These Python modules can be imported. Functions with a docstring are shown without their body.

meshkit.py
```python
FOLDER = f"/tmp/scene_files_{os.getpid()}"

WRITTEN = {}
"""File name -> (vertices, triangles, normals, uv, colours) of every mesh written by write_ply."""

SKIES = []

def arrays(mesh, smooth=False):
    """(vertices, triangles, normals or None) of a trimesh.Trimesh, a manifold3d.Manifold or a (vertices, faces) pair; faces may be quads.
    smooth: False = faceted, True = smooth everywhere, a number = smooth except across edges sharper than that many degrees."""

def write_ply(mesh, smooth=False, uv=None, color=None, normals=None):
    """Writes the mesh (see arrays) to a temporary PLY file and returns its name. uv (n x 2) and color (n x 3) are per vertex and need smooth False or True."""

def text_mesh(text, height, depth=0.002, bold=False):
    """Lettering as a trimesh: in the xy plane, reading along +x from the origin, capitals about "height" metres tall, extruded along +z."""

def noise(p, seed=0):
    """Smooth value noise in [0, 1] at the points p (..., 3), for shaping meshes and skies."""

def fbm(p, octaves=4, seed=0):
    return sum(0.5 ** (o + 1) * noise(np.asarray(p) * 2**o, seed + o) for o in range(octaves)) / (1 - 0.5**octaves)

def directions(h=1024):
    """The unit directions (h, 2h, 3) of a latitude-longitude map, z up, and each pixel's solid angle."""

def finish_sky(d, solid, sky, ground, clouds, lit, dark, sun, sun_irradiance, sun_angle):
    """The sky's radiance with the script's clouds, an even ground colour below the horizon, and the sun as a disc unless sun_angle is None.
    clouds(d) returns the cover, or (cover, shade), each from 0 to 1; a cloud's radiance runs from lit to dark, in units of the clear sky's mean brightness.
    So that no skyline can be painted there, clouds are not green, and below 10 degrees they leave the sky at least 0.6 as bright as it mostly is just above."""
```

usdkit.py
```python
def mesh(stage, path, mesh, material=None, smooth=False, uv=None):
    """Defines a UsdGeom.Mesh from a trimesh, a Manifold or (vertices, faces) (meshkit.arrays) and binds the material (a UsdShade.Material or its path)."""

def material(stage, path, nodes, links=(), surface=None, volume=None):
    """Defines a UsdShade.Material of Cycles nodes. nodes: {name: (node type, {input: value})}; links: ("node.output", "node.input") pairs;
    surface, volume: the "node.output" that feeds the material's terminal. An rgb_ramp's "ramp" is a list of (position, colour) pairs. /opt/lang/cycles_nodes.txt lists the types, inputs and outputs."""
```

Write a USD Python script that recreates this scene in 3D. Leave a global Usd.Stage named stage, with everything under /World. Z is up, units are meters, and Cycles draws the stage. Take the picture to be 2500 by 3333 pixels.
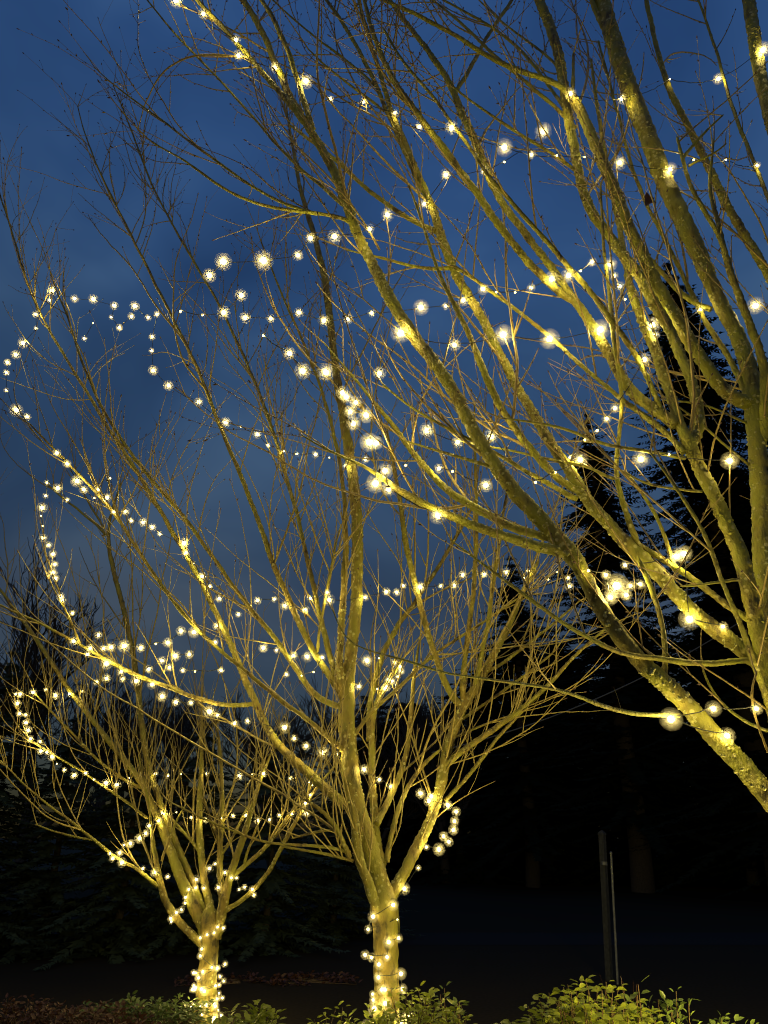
import math, random
import numpy as np
import trimesh
import usdkit, meshkit
from pxr import Usd, UsdGeom, UsdLux, UsdShade, Gf, Sdf, Vt

# ------------------------------------------------------------------ stage, camera, sky
stage = Usd.Stage.CreateInMemory()
UsdGeom.SetStageUpAxis(stage, "Z")
UsdGeom.SetStageMetersPerUnit(stage, 1.0)
UsdGeom.Xform.Define(stage, "/World")
UsdGeom.Scope.Define(stage, "/World/Looks")

PITCH = math.radians(23.0)
EYE = np.array([0.0, 0.0, 1.7])
FPX = 2425.0                                  # focal length in pixels of a 2500 pixel wide picture
FWD = np.array([0, math.cos(PITCH), math.sin(PITCH)])
UP = np.array([0, -math.sin(PITCH), math.cos(PITCH)])
cam = UsdGeom.Camera.Define(stage, "/World/camera")
cam.CreateHorizontalApertureAttr(36.0)
cam.CreateVerticalApertureAttr(48.0)
cam.CreateFocalLengthAttr(36.0 * FPX / 2500.0)
cam.CreateClippingRangeAttr(Gf.Vec2f(0.05, 1000.0))
cam.CreateExposureAttr(0.0)
xf = UsdGeom.Xformable(cam)
xf.AddTranslateOp().Set(Gf.Vec3d(*EYE))
xf.AddRotateXOp().Set(90.0 + math.degrees(PITCH))

SKY = 0.090
BULB = 175.0
LAMP_COLOR = (1.0, 0.76, 0.22)

L = "/World/Looks/"
usdkit.material(stage, L + "dusk_sky", {
    "s": ("sky_texture", {"sky_type": "single_scattering", "sun_disc": False, "sun_elevation": math.radians(4.0), "sun_rotation": math.radians(195.0)}),
    "tc": ("texture_coordinate", {}),
    "map": ("mapping", {"mapping_type": "point", "scale": (1.0, 1.0, 1.5)}),
    "n": ("noise_texture", {"scale": 2.1, "detail": 4.0, "roughness": 0.5, "distortion": 0.4}),
    "r": ("rgb_ramp", {"ramp": [(0.32, (0.52, 0.58, 0.66)), (0.5, (0.98, 0.98, 1.0)), (0.68, (1.9, 1.6, 1.36))]}),
    "m": ("mix", {"mix_type": "multiply", "fac": 1.0}),
    "t": ("mix", {"mix_type": "multiply", "fac": 1.0}),
    "sep": ("separate_xyz", {}),
    "grad": ("rgb_ramp", {"ramp": [(0.0, (0.13, 0.17, 0.33)), (0.28, (0.20, 0.25, 0.41)), (0.55, (0.39, 0.64, 1.12)), (0.84, (0.66, 1.25, 2.5))]}),
    "b": ("background_shader", {"strength": SKY}),
}, [("tc.generated", "map.vector"), ("map.vector", "n.vector"), ("n.fac", "r.fac"), ("s.color", "m.color1"), ("r.color", "m.color2"),
    ("m.color", "t.color1"), ("tc.generated", "sep.vector"), ("sep.z", "grad.fac"), ("grad.color", "t.color2"), ("t.color", "b.color")], surface="b.background")
dome = UsdLux.DomeLight.Define(stage, "/World/sky")
UsdShade.MaterialBindingAPI.Apply(dome.GetPrim()).Bind(UsdShade.Material.Get(stage, L + "dusk_sky"))
dome.GetPrim().SetCustomDataByKey("kind", "structure")

# ------------------------------------------------------------------ materials
def bark(name, dark, mid, moss, lichen, scale=14.0, moss_at=0.5, rough=0.55, bump=0.5):
    usdkit.material(stage, L + name, {
        "g": ("geometry", {}),
        "mp": ("mapping", {"mapping_type": "point", "scale": (1, 1, 0.45)}),
        "n1": ("noise_texture", {"scale": scale, "detail": 5.0, "roughness": 0.6}),
        "n2": ("noise_texture", {"scale": scale * 0.35, "detail": 3.0, "roughness": 0.6}),
        "n3": ("noise_texture", {"scale": scale * 5, "detail": 4.0, "roughness": 0.65}),
        "v": ("voronoi_texture", {"scale": scale * 1.3, "randomness": 1.0}), "n4": ("noise_texture", {"scale": 5.0, "detail": 2.0}), "r4": ("rgb_ramp", {"ramp": [(0.48, (0, 0, 0)), (0.58, (1, 1, 1))]}),
        "r1": ("rgb_ramp", {"ramp": [(0.38, dark), (0.47, tuple(0.4 * x + 0.6 * y for x, y in zip(dark, mid))), (0.60, mid)]}),
        "r2": ("rgb_ramp", {"ramp": [(moss_at - 0.12, (0, 0, 0)), (moss_at + 0.1, (1, 1, 1))]}),
        "r3": ("rgb_ramp", {"ramp": [(0.24, (1, 1, 1)), (0.36, (0, 0, 0))]}),
        "k": ("math", {"math_type": "multiply", "value2": 0.85}),
        "k2": ("math", {"math_type": "multiply"}),
        "m1": ("mix", {"mix_type": "mix", "color2": moss}),
        "m2": ("mix", {"mix_type": "mix", "color2": lichen}),
        "bm": ("bump", {"strength": bump, "distance": 0.012}),
        "p": ("principled_bsdf", {"roughness": rough, "specular_ior_level": 0.45}),
    }, [("g.position", "mp.vector"), ("mp.vector", "n1.vector"), ("mp.vector", "n2.vector"), ("mp.vector", "n3.vector"), ("g.position", "v.vector"),
        ("n1.fac", "r1.fac"), ("n2.fac", "r2.fac"), ("v.distance", "r3.fac"), ("r1.color", "m1.color1"), ("r2.color", "m1.fac"),
        ("r3.color", "k2.value1"), ("g.position", "n4.vector"), ("n4.fac", "r4.fac"), ("r4.color", "k2.value2"), ("k2.value", "k.value1"), ("k.value", "m2.fac"), ("m1.color", "m2.color1"), ("m2.color", "p.base_color"), ("n3.fac", "bm.height"), ("bm.normal", "p.normal")],
        surface="p.BSDF")
    return L + name

def plain(name, color, rough=0.6, spec=0.4):
    usdkit.material(stage, L + name, {
        "g": ("geometry", {}), "n": ("noise_texture", {"scale": 30.0, "detail": 4.0}),
        "r": ("rgb_ramp", {"ramp": [(0.3, tuple(c * 0.7 for c in color)), (0.7, tuple(c * 1.25 for c in color))]}),
        "p": ("principled_bsdf", {"roughness": rough, "specular_ior_level": spec}),
    }, [("g.position", "n.vector"), ("n.fac", "r.fac"), ("r.color", "p.base_color")], surface="p.BSDF")
    return L + name

def leafmat(name, a, b, transl=0.35, rough=0.45, scale=9.0, spec=0.4):
    usdkit.material(stage, L + name, {
        "g": ("geometry", {}), "n": ("noise_texture", {"scale": scale, "detail": 3.0}),
        "ad": ("math", {"math_type": "add"}), "hf": ("math", {"math_type": "multiply", "value2": 0.5}),
        "r": ("rgb_ramp", {"ramp": [(0.3, a), (0.7, b)]}),
        "p": ("principled_bsdf", {"roughness": rough, "specular_ior_level": spec}),
        "t": ("translucent_bsdf", {}),
        "x": ("mix_closure", {"fac": transl}),
    }, [("g.position", "n.vector"), ("n.fac", "ad.value1"), ("g.random_per_island", "ad.value2"), ("ad.value", "hf.value1"), ("hf.value", "r.fac"), ("r.color", "p.base_color"), ("r.color", "t.color"),
        ("p.BSDF", "x.closure1"), ("t.BSDF", "x.closure2")], surface="x.closure")
    return L + name

BARK_A = bark("bark_mossy", (0.055, 0.043, 0.011), (0.27, 0.235, 0.040), (0.26, 0.27, 0.026), (0.48, 0.46, 0.20), 20.0, 0.5, 0.55, 1.0)
BARK_B = bark("bark_olive", (0.048, 0.037, 0.011), (0.23, 0.178, 0.036), (0.21, 0.205, 0.025), (0.42, 0.40, 0.16), 18.0, 0.52, 0.55, 0.9)
TWIG_A = plain("twig_brown", (0.27, 0.21, 0.070), 0.42, 0.5)
TWIG_B = plain("twig_olive", (0.27, 0.22, 0.065), 0.45, 0.5)
BUDMAT = plain("bud_brown", (0.085, 0.050, 0.035), 0.5, 0.4)
DARKBARK = plain("far_bark", (0.05, 0.045, 0.04), 0.9, 0.1)
NEEDLE = leafmat("fir_needles", (0.007, 0.011, 0.006), (0.013, 0.020, 0.010), 0.05, 1.0, spec=0.05)
CYPRESS = leafmat("cypress_sprays", (0.024, 0.038, 0.014), (0.046, 0.07, 0.022), 0.15, 0.7)
LICHEN = plain("lichen_crust", (0.36, 0.36, 0.15), 0.9, 0.1)
LEAF_Y = leafmat("leaf_yellow_green", (0.22, 0.26, 0.028), (0.46, 0.47, 0.06), 0.35, 0.35)
LEAF_D = leafmat("leaf_dull_green", (0.09, 0.13, 0.03), (0.17, 0.21, 0.05), 0.3, 0.4)
LEAF_R = leafmat("leaf_russet", (0.07, 0.030, 0.014), (0.14, 0.08, 0.025), 0.3, 0.5)
DEADLEAF = plain("dead_leaf_brown", (0.13, 0.06, 0.025), 0.6, 0.3)
STEM = plain("shrub_stem", (0.10, 0.07, 0.035), 0.7, 0.2)
WIRE = plain("wire_black", (0.012, 0.014, 0.010), 0.4, 0.5)
SOCKET = plain("socket_green", (0.015, 0.03, 0.015), 0.4, 0.5)
POSTWOOD = plain("post_grey_wood", (0.022, 0.025, 0.032), 0.9, 0.1)
POSTMETAL = plain("post_galvanised", (0.07, 0.08, 0.10), 0.55, 0.4)
SOIL = plain("soil_dark", (0.022, 0.018, 0.012), 0.95, 0.05)
ASPHALT = plain("asphalt", (0.02, 0.02, 0.021), 0.95, 0.05)
# the lamps: name, strength, radius of the lit core, radius and density of the glow halo added round it
LAMPS = {"t": ("tiny", 0.5, 0.0065, 0.014, 1.5), "s": ("small", 0.75, 0.0095, 0.032, 1.9), "m": ("middle", 0.85, 0.0120, 0.042, 1.4), "l": ("large", 0.95, 0.0150, 0.054, 1.05), "x": ("largest", 1.0, 0.0180, 0.066, 0.85), "w": ("wide", 1.5, 0.0240, 0.04, 0.0)}  # w is an extra bright kind, made for the unseen trunk string
usdkit.material(stage, L + "bulb_lit", {"e": ("emission", {"color": LAMP_COLOR, "strength": 9.0})}, [], surface="e.emission")
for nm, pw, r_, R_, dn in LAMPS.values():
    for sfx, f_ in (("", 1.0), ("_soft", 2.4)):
        if dn: usdkit.material(stage, L + "milky_" + nm + sfx, {"v": ("principled_volume", {"color": (1, 1, 1), "density": dn * f_, "anisotropy": 0.62})}, [], volume="v.volume")  # thin scattering volume that makes a glow, not a fitting of the bulb

# ------------------------------------------------------------------ helpers
used = {}
def fresh(parent, name):
    key = parent + "/" + name
    n = used.get(key, 0); used[key] = n + 1
    return key if n == 0 else f"{key}_{n:03d}"
def tag(prim, label=None, cat=None, group=None, kind=None):
    for k, v in (("label", label), ("category", cat), ("group", group), ("kind", kind)):
        if v: prim.SetCustomDataByKey(k, v)
    return prim
def thing(name, label, cat, loc=(0, 0, 0), group=None):
    x = UsdGeom.Xform.Define(stage, fresh("/World", name))
    x.AddTranslateOp().Set(Gf.Vec3d(*map(float, loc)))
    tag(x.GetPrim(), label, cat, group)
    return x.GetPrim()
def origin(prim):
    """World place of a top-level thing (parts are given in world coordinates and shifted)."""
    p = prim
    while p.GetParent().GetPath() != Sdf.Path("/World"): p = p.GetParent()
    a = p.GetAttribute("xformOp:translate").Get()
    return np.array(a if a else (0, 0, 0), float)
def part(parent, name, vf, mat, smooth=True, kind=None, label=None):
    v, f = vf
    if parent is None:
        path = fresh("/World", name)
    else:
        path = fresh(str(parent.GetPath()), name); v = np.asarray(v) - origin(parent)
    m = usdkit.mesh(stage, path, (v, f), mat, smooth=smooth)
    tag(m.GetPrim(), label, None, None, kind)
    return m.GetPrim()
def merge(items):
    vs, fs, n = [], [], 0
    for v, f in items:
        vs.append(v); fs.append(f + n); n += len(v)
    return (np.vstack(vs), np.vstack(fs)) if vs else None

def ray(px, py):
    return (px - 1250.0) / FPX * np.array([1.0, 0, 0]) + (1666.5 - py) / FPX * UP + FWD
def place(px, py, Y):
    """The point on the upright plane y = Y that the picture shows at (px, py)."""
    d = ray(px, py); return EYE + d * (Y / d[1])
def depth(p): return float((np.asarray(p) - EYE) @ FWD)

def tube(P, R, sides=6, cap=True, wob=0.0, seed=0):
    P = np.asarray(P, float); R = np.broadcast_to(np.asarray(R, float), (len(P),)).copy()
    t = np.gradient(P, axis=0); t /= np.linalg.norm(t, axis=1, keepdims=True) + 1e-12
    a = np.empty_like(t)
    h = np.array([1.0, 0, 0]) if abs(t[0][0]) < 0.8 else np.array([0, 1.0, 0])
    a[0] = h - t[0] * (h @ t[0]); a[0] /= np.linalg.norm(a[0])
    for i in range(1, len(P)):
        q = a[i - 1] - t[i] * (a[i - 1] @ t[i]); a[i] = q / (np.linalg.norm(q) + 1e-12)
    b = np.cross(t, a)
    ang = np.arange(sides) * 2 * np.pi / sides
    rr = np.repeat(R[:, None], sides, 1)
    dirs = np.cos(ang)[None, :, None] * a[:, None] + np.sin(ang)[None, :, None] * b[:, None]
    if wob:
        q = (P[:, None] + dirs * rr[..., None])
        rr = rr * (1 + wob * (meshkit.fbm(q * 16.0 + seed, 3) - 0.5) * 2) + np.minimum(0.0045, rr * 0.22) * (meshkit.noise(q * 60.0, seed) - 0.5) * 2
    V = (P[:, None] + rr[..., None] * dirs).reshape(-1, 3)
    i, j = np.meshgrid(np.arange(len(P) - 1), np.arange(sides), indexing="ij")
    A = i * sides + j; B = i * sides + (j + 1) % sides; C = (i + 1) * sides + (j + 1) % sides; D = (i + 1) * sides + j
    F = np.vstack([np.stack([A, B, C], -1).reshape(-1, 3), np.stack([A, C, D], -1).reshape(-1, 3)])
    if cap:
        n = len(V); V = np.vstack([V, P[:1], P[-1:]]); e = (len(P) - 1) * sides
        k = np.arange(sides)
        F = np.vstack([F, np.stack([np.full(sides, n), (k + 1) % sides, k], -1), np.stack([np.full(sides, n + 1), e + k, e + (k + 1) % sides], -1)])
    return V, F

def spline(P, step):
    P = np.asarray(P, float)
    if len(P) < 3:
        n = max(2, int(np.linalg.norm(P[-1, :3] - P[0, :3]) / step) + 1)
        return P[0] + (P[-1] - P[0]) * np.linspace(0, 1, n)[:, None]
    Q = np.vstack([2 * P[0] - P[1], P, 2 * P[-1] - P[-2]]); out = []
    for k in range(1, len(Q) - 2):
        n = max(1, int(np.linalg.norm(Q[k + 1][:3] - Q[k][:3]) / step))
        t = (np.arange(n) / n)[:, None]
        p0, p1, p2, p3 = Q[k - 1], Q[k], Q[k + 1], Q[k + 2]
        out.append(0.5 * (2 * p1 + (p2 - p0) * t + (2 * p0 - 5 * p1 + 4 * p2 - p3) * t ** 2 + (3 * p1 - p0 - 3 * p2 + p3) * t ** 3))
    return np.vstack(out + [P[-1:]])

# sketch tiles: corner and scale in the 2500 x 3333 picture
S = 1250 / 1659.0
TILE = {"1": (0, 0, S), "2": (1250, 0, S), "3": (0, 1050, S), "4": (1250, 1050, S), "5": (0, 2083, S), "6": (1250, 2083, S), "s": (0, 0, 1.0)}
for k, (x, y) in dict(a=(1250, 0), b=(1850, 0), c=(1250, 600), d=(1850, 600), e=(1250, 1200), f=(1850, 1200), g=(1250, 1800), h=(1850, 1800), k=(700, 1800)).items():
    TILE[k] = (x, y, 650 / 1659.0)
TILE["i"] = (900, 2400, 600 / 1659.0); TILE["j"] = (400, 2600, 600 / 1659.0); TILE["l"] = (0, 1750, 700 / 1659.0)
def sketch(text):
    """'tile x,y x,y/r ...' -> rows of (px, py, third number or nan)."""
    out, t = [], TILE["s"]
    for w in text.split():
        if w in TILE: t = TILE[w]; continue
        w, _, r = w.partition("/")
        x, y = map(float, w.split(","))
        out.append((t[0] + x * t[2], t[1] + y * t[2], r or None))
    return out

def untangle(rows):
    """Drops sketch points that step backwards where two tiles overlap."""
    def turns(r):
        e = np.diff(np.array([q[:2] for q in r]), axis=0); e /= np.linalg.norm(e, axis=1)[:, None] + 1e-9
        return (e[1:] * e[:-1]).sum(1)
    while len(rows) > 4:
        t = turns(rows); bad = np.nonzero(t < 0.55)[0]
        if not len(bad): break
        i = int(bad[0]); opts = [k for k in (i + 1, i + 2, i) if 0 < k < len(rows) - 1]
        k = max(opts, key=lambda k: np.minimum(turns(rows[:k] + rows[k + 1:]), 0.8).sum())
        rows = rows[:k] + rows[k + 1:]
    return rows

# ------------------------------------------------------------------ the three lit trees
class Tree:
    def __init__(self, name, label, X, Y, crotch, rng, barkmat, twigmat, dmax, slim):
        self.X, self.Y, self.rng, self.bark, self.twig, self.dmax = X, Y, rng, barkmat, twigmat, dmax
        self.samples = np.zeros((0, 5))          # px, py, Y, radius px, index
        self.limbs = []; self.slim = slim
        self.prim = thing(name, label, "tree", (X, Y, 0))
    def nearest(self, px, py, slack=14.0):
        if not len(self.samples): return None
        d = np.hypot(self.samples[:, 0] - px, self.samples[:, 1] - py) - self.samples[:, 3]
        k = int(np.argmin(d))
        return self.samples[k] if d[k] < slack else None
    def add(self, name, text, lean=None, y0=None, sides=None, twigs=1.0, ends=True):
        rows = untangle(sketch(text)); rng = self.rng
        px = np.array([r[:2] for r in rows]); n = len(px)
        for _ in range(2): px[1:-1] = 0.5 * px[1:-1] + 0.25 * (px[:-2] + px[2:])
        seg = np.r_[0, np.cumsum(np.hypot(*np.diff(px, axis=0).T))]
        known = [(s, float(r[2])) for s, r in zip(seg, rows) if r[2]]
        rad = np.interp(seg, [k[0] for k in known], [k[1] for k in known])
        dy0 = None
        if y0 is None:
            hit = self.nearest(px[0][0], px[0][1], 40.0)
            dy0 = hit[2] - self.Y if hit is not None else rng.uniform(-0.4, 0.4) * self.dmax
        else: dy0 = y0
        if lean is None: lean = rng.uniform(-1, 1)
        T = seg / max(seg[-1], 1)
        # the limb leans towards or away from the viewer as it grows, more at first than near its tip
        end = np.clip(dy0 + lean * self.dmax * min(1.0, seg[-1] / 900.0), -self.dmax, self.dmax)
        dy = dy0 + (end - dy0) * (1 - (1 - T) ** 1.5)
        rows4 = np.column_stack([[place(x, y, self.Y + d) for (x, y), d in zip(px, dy)], rad, px])
        dep = np.array([depth(p) for p in rows4[:, :3]])
        rows4[:, 3] = self.slim * rad * dep / FPX
        r_mean = rows4[:, 3].mean()
        C = spline(rows4, max(0.010, min(0.04, r_mean * 0.38)))
        P, R, Q = C[:, :3], np.maximum(C[:, 3], 0.0012), C[:, 4:6]
        if ends:
            tip = P[-1] - P[-3]; tip /= np.linalg.norm(tip)
            ex, ey = Q[-1]
            if R[-1] > 0.006 and (ex < 60 or ey < 60 or ex > 2440):
                m = max(4, int(R[-1] * 40 / 0.04)); ln = R[-1] * 40
                P = np.vstack([P, P[-1] + tip * (np.linspace(0, 1, m + 1)[1:, None]) * ln]); R = np.r_[R, np.linspace(R[-1], 0.002, m + 1)[1:]]
            else:
                P = np.vstack([P, P[-1] + tip * R[-1] * 3]); R = np.r_[R, 0.0012]
        # small crookedness along the wood
        s = np.r_[0, np.cumsum(np.linalg.norm(np.diff(P, axis=0), axis=1))]
        ph = rng.uniform(0, 50)
        for ax in (0, 2):
            P[:, ax] += (meshkit.noise(np.column_stack([s * 5 + ph, s * 0 + ax, s * 0])) - 0.5) * np.minimum(0.012, R * 0.8) * np.minimum(1, s / 0.1)
        big = r_mean * FPX / dep.mean()
        sd = sides or (24 if big > 24 else 18 if big > 15 else 11 if big > 9 else 7 if big > 4 else 5)
        wob = 0.20 if r_mean > 0.02 else 0.16
        prim = part(self.prim, name, tube(P, R, sd, True, wob, len(self.limbs)), self.bark if r_mean > 0.006 else self.twig)
        k = max(1, len(Q) // 60)
        step = np.arange(0, len(Q))
        Ys = P[: len(Q), 1]
        rp = R[: len(Q)] * FPX / np.array([depth(p) for p in P[: len(Q)]])
        self.samples = np.vstack([self.samples, np.column_stack([Q, Ys, rp, np.full(len(Q), len(self.limbs))])[step]])
        self.limbs.append((prim, P, R, s, twigs))
        return prim
    def sprout(self, rate, len1, len2, r0, bud=0.0, up=0.55, budr=0.004, second=0.6, keep=lambda P: True):
        """Side shoots with shoots of their own; the shoots of a limb are one part of it."""
        rng = self.rng
        for prim, P, R, s, tw in self.limbs:
            if tw <= 0: continue
            tubes, buds = [], []
            total = s[-1]
            todo = []
            n = int(rng.poisson(rate * total * tw))
            for _ in range(n):
                u = total * (rng.uniform(0.0, 1.0) ** 0.75)
                k = min(len(P) - 2, int(np.searchsorted(s, u)))
                if R[k] > 0.045 or R[k] < 0.002: continue
                t = P[k + 1] - P[k]; t /= np.linalg.norm(t) + 1e-9
                big = rng.random() < 0.16
                todo.append((P[k], t, rng.uniform(*len1) * (0.55 + 0.6 * min(1, R[k] / 0.015)) * (1.7 if big else 1), min(r0 * (1.7 if big else 1), R[k] * 0.6), 0))
            if not todo or True:
                t = P[-1] - P[-2]; t /= np.linalg.norm(t) + 1e-9
                if R[-2] < 0.012: todo.append((P[-2], t, rng.uniform(*len2), min(r0, max(R[-2], 0.002)), 1))
            while todo:
                p, t, ln, r, lev = todo.pop()
                w = rng.normal(size=3); w -= t * (w @ t); w /= np.linalg.norm(w)
                ang = math.radians(rng.uniform(22, 58)) if lev != 1 or rng.random() < 0.8 else 0.1
                d = t * math.cos(ang) + w * math.sin(ang); d[2] += up * rng.uniform(0.1, 1.0); d /= np.linalg.norm(d)
                m = max(4, int(ln / 0.07)); pts = [p]; q = p.copy()
                bend = rng.normal(size=3) * 0.08
                for i in range(m):
                    d = d + rng.normal(size=3) * 0.045 + bend * 0.30; d[2] += up * 0.05; d /= np.linalg.norm(d)
                    q = q + d * ln / m; pts.append(q)
                pts = np.array(pts)
                if not keep(pts): continue
                rr = np.linspace(r, max(0.0011, r * 0.35), m + 1)
                tubes.append(tube(pts, rr, 4, False))
                if lev < 2 and ln > 0.22:
                    for _ in range(rng.poisson(second * ln * 4)):
                        i = rng.integers(1, m)
                        tt = pts[i + 1] - pts[i]; tt /= np.linalg.norm(tt)
                        todo.append((pts[i], tt, rng.uniform(*len2), rr[i] * 0.75, lev + 1 if lev else 2))
                if bud:
                    ds = np.linspace(0, 1, max(2, int(ln * bud)))
                    for f_ in ds[1:]:
                        x = f_ * m; i = min(m - 1, int(x)); c = pts[i] + (pts[i + 1] - pts[i]) * (x - i)
                        tt = pts[i + 1] - pts[i]; tt /= np.linalg.norm(tt)
                        w = rng.normal(size=3); w -= tt * (w @ tt); w /= np.linalg.norm(w)
                        if f_ == 1: w = tt
                        o = w * 0.8 + tt * 0.7; o /= np.linalg.norm(o)
                        hh = budr * rng.uniform(0.7, 1.5)
                        buds.append(tube([c, c + o * hh * 1.6, c + o * hh * 3.2], [hh * 0.55, hh * 0.75, hh * 0.12], 4, False))
            if tubes: part(prim, "twigs", merge(tubes), self.twig, kind="stuff")
            if buds: part(prim, "buds", merge(buds), BUDMAT, kind="stuff")

def ground_trunk(tree, px, py, r, X, Y):
    top = place(px, py, Y)
    return top

rngA, rngB, rngC = (np.random.default_rng(k) for k in (11, 22, 33))

# --- the near tree at the right: trunk just outside the picture
A = Tree("street_tree", "nearest mossy bare tree, its thick limbs fanning in from the right edge", 2.12, 3.8, None, rngA, BARK_A, TWIG_A, 0.75, 0.85)
def trunk(tree, text, zb, flare=1.35):
    rows = sketch(text)
    P = [(*place(x, y, tree.Y), 0.92 * float(r) * depth(place(x, y, tree.Y)) / FPX, x, y) for x, y, r in rows]
    base = P[0]
    foot = (tree.X, tree.Y, -0.05, base[3] * flare, base[4], base[5])
    mid = tuple((np.array(base) * 0.75 + np.array(foot) * 0.25)); mid = mid[:3] + (base[3] * 1.04,) + mid[4:]
    C = spline(np.array([foot, mid] + P), 0.03)
    prim = part(tree.prim, "trunk", tube(C[:, :3], C[:, 3], 24, True, 0.13, 3), tree.bark)
    rp = C[:, 3] * FPX / np.array([depth(p) for p in C[:, :3]])
    d = (C[:, :3] - EYE); z = d @ FWD
    px = 1250 + FPX * d[:, 0] / z; py = 1666.5 - FPX * (d @ UP) / z
    tree.samples = np.vstack([tree.samples, np.column_stack([px, py, C[:, 1], rp, np.full(len(C), -1)])])
    return prim
trunk(A, "s 2720,3100/75 2700,2900/72 2660,2720/66 2640,2640/50", 0)
A.add("limb", "s 2660,2800/42 2560,2650/40 2460,2545/39 h 1310,1640 1080,1330/36 850,1130 700,1000/33 560,870 420,720/31 280,500 170,280/29 90,100 20,-50 e 1540,1520/33 1440,1390 1330,1290/31 1180,1130 1050,980/29 940,830 850,720 760,560/25 700,420 620,270 540,140/23 450,0 c 390,1460 270,1290/23 160,1130 70,990 0,850/22 1 1600,1130/20 1560,1060 1530,980 1510,900/18 1480,820 1420,690/17 1350,560 1290,480/14 1230,420 1180,370/10 1110,290 1040,200/9 960,110 900,50 850,0/8", lean=-0.35)
A.add("limb", "s 2660,2720/55 2580,2450/48 2520,2220/42 h 1670,900/38 1650,500 f 1620,1600/35 1590,1000/33 1560,600 1540,200/33 d 1530,1480/30 1440,1350 1370,1200/27 1290,1050 1220,900/27 1150,760 1090,600/30 1020,430 950,300/32 880,150 820,0/32 b 760,1420 700,1250/32 650,1100 590,930 500,750/32 430,550 380,350/30 330,150 280,0/26", lean=0.25)
A.add("limb", "b 360,330/16 300,240/13 250,130 215,50 195,0/9", lean=0.1)
A.add("limb", "s 2530,2260/38 h 1620,900/34 1560,500/31 1490,250 1440,0/29 f 1330,1270/27 1200,1050 1090,830/25 1010,650 950,520/23", lean=-0.2)
A.add("limb", "s 2510,2200/30 h 1560,860/31 1420,790 1250,660/30 1080,540 950,400/29 820,260 700,130/28 610,30 f 430,1410/26 330,1300 200,1150/24 110,1040 30,930 e 1580,920/22 1510,800 1430,680/20 1340,560 1270,420/19 1190,280 1110,160 1030,40/17 c 1010,1500 930,1350/16 850,1180 780,1060/16 700,930 620,800 560,680/17 510,530 460,380 410,220/16 360,100 a 330,1560/13 260,1380 190,1230 130,1100/11 80,990 40,850 15,740/9 1 1640,330 1615,230 1575,100/7 1550,0/6", lean=0.3)
A.add("limb", "f 110,1040/14 e 1560,1080/15 1450,960 1330,800/15 1200,660 1080,500/14 1000,380 920,230/14 850,90 c 800,1500/13 740,1350 690,1200/11 640,1100 560,960/9 500,850 450,720/7 400,560 350,420/6 300,270 260,130 200,0/4", lean=-0.4)
A.add("limb", "f 950,520/20 900,400/19 860,250 800,60/18 d 690,1310/17 600,1120 560,1000/16 520,900 490,760/14 470,600 440,450/12 420,350 390,200/10 b 250,1000/8 200,700/6 190,500/4", lean=0.7)
A.add("limb", "f 1010,650/21 1090,560/21 1100,430 1080,300/20 1040,150 980,0/18 d 900,1300/18 850,1250 780,1100/20 720,1000 640,860/20 550,700 450,570/19 330,450 230,300/18 160,150 110,0/18 a 1640,1600 1610,1400/17 1570,1150 1530,1000/17 1490,850 1500,600/18 1460,450 1400,250/18 1320,100 1290,0/18", lean=0.2)
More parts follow.
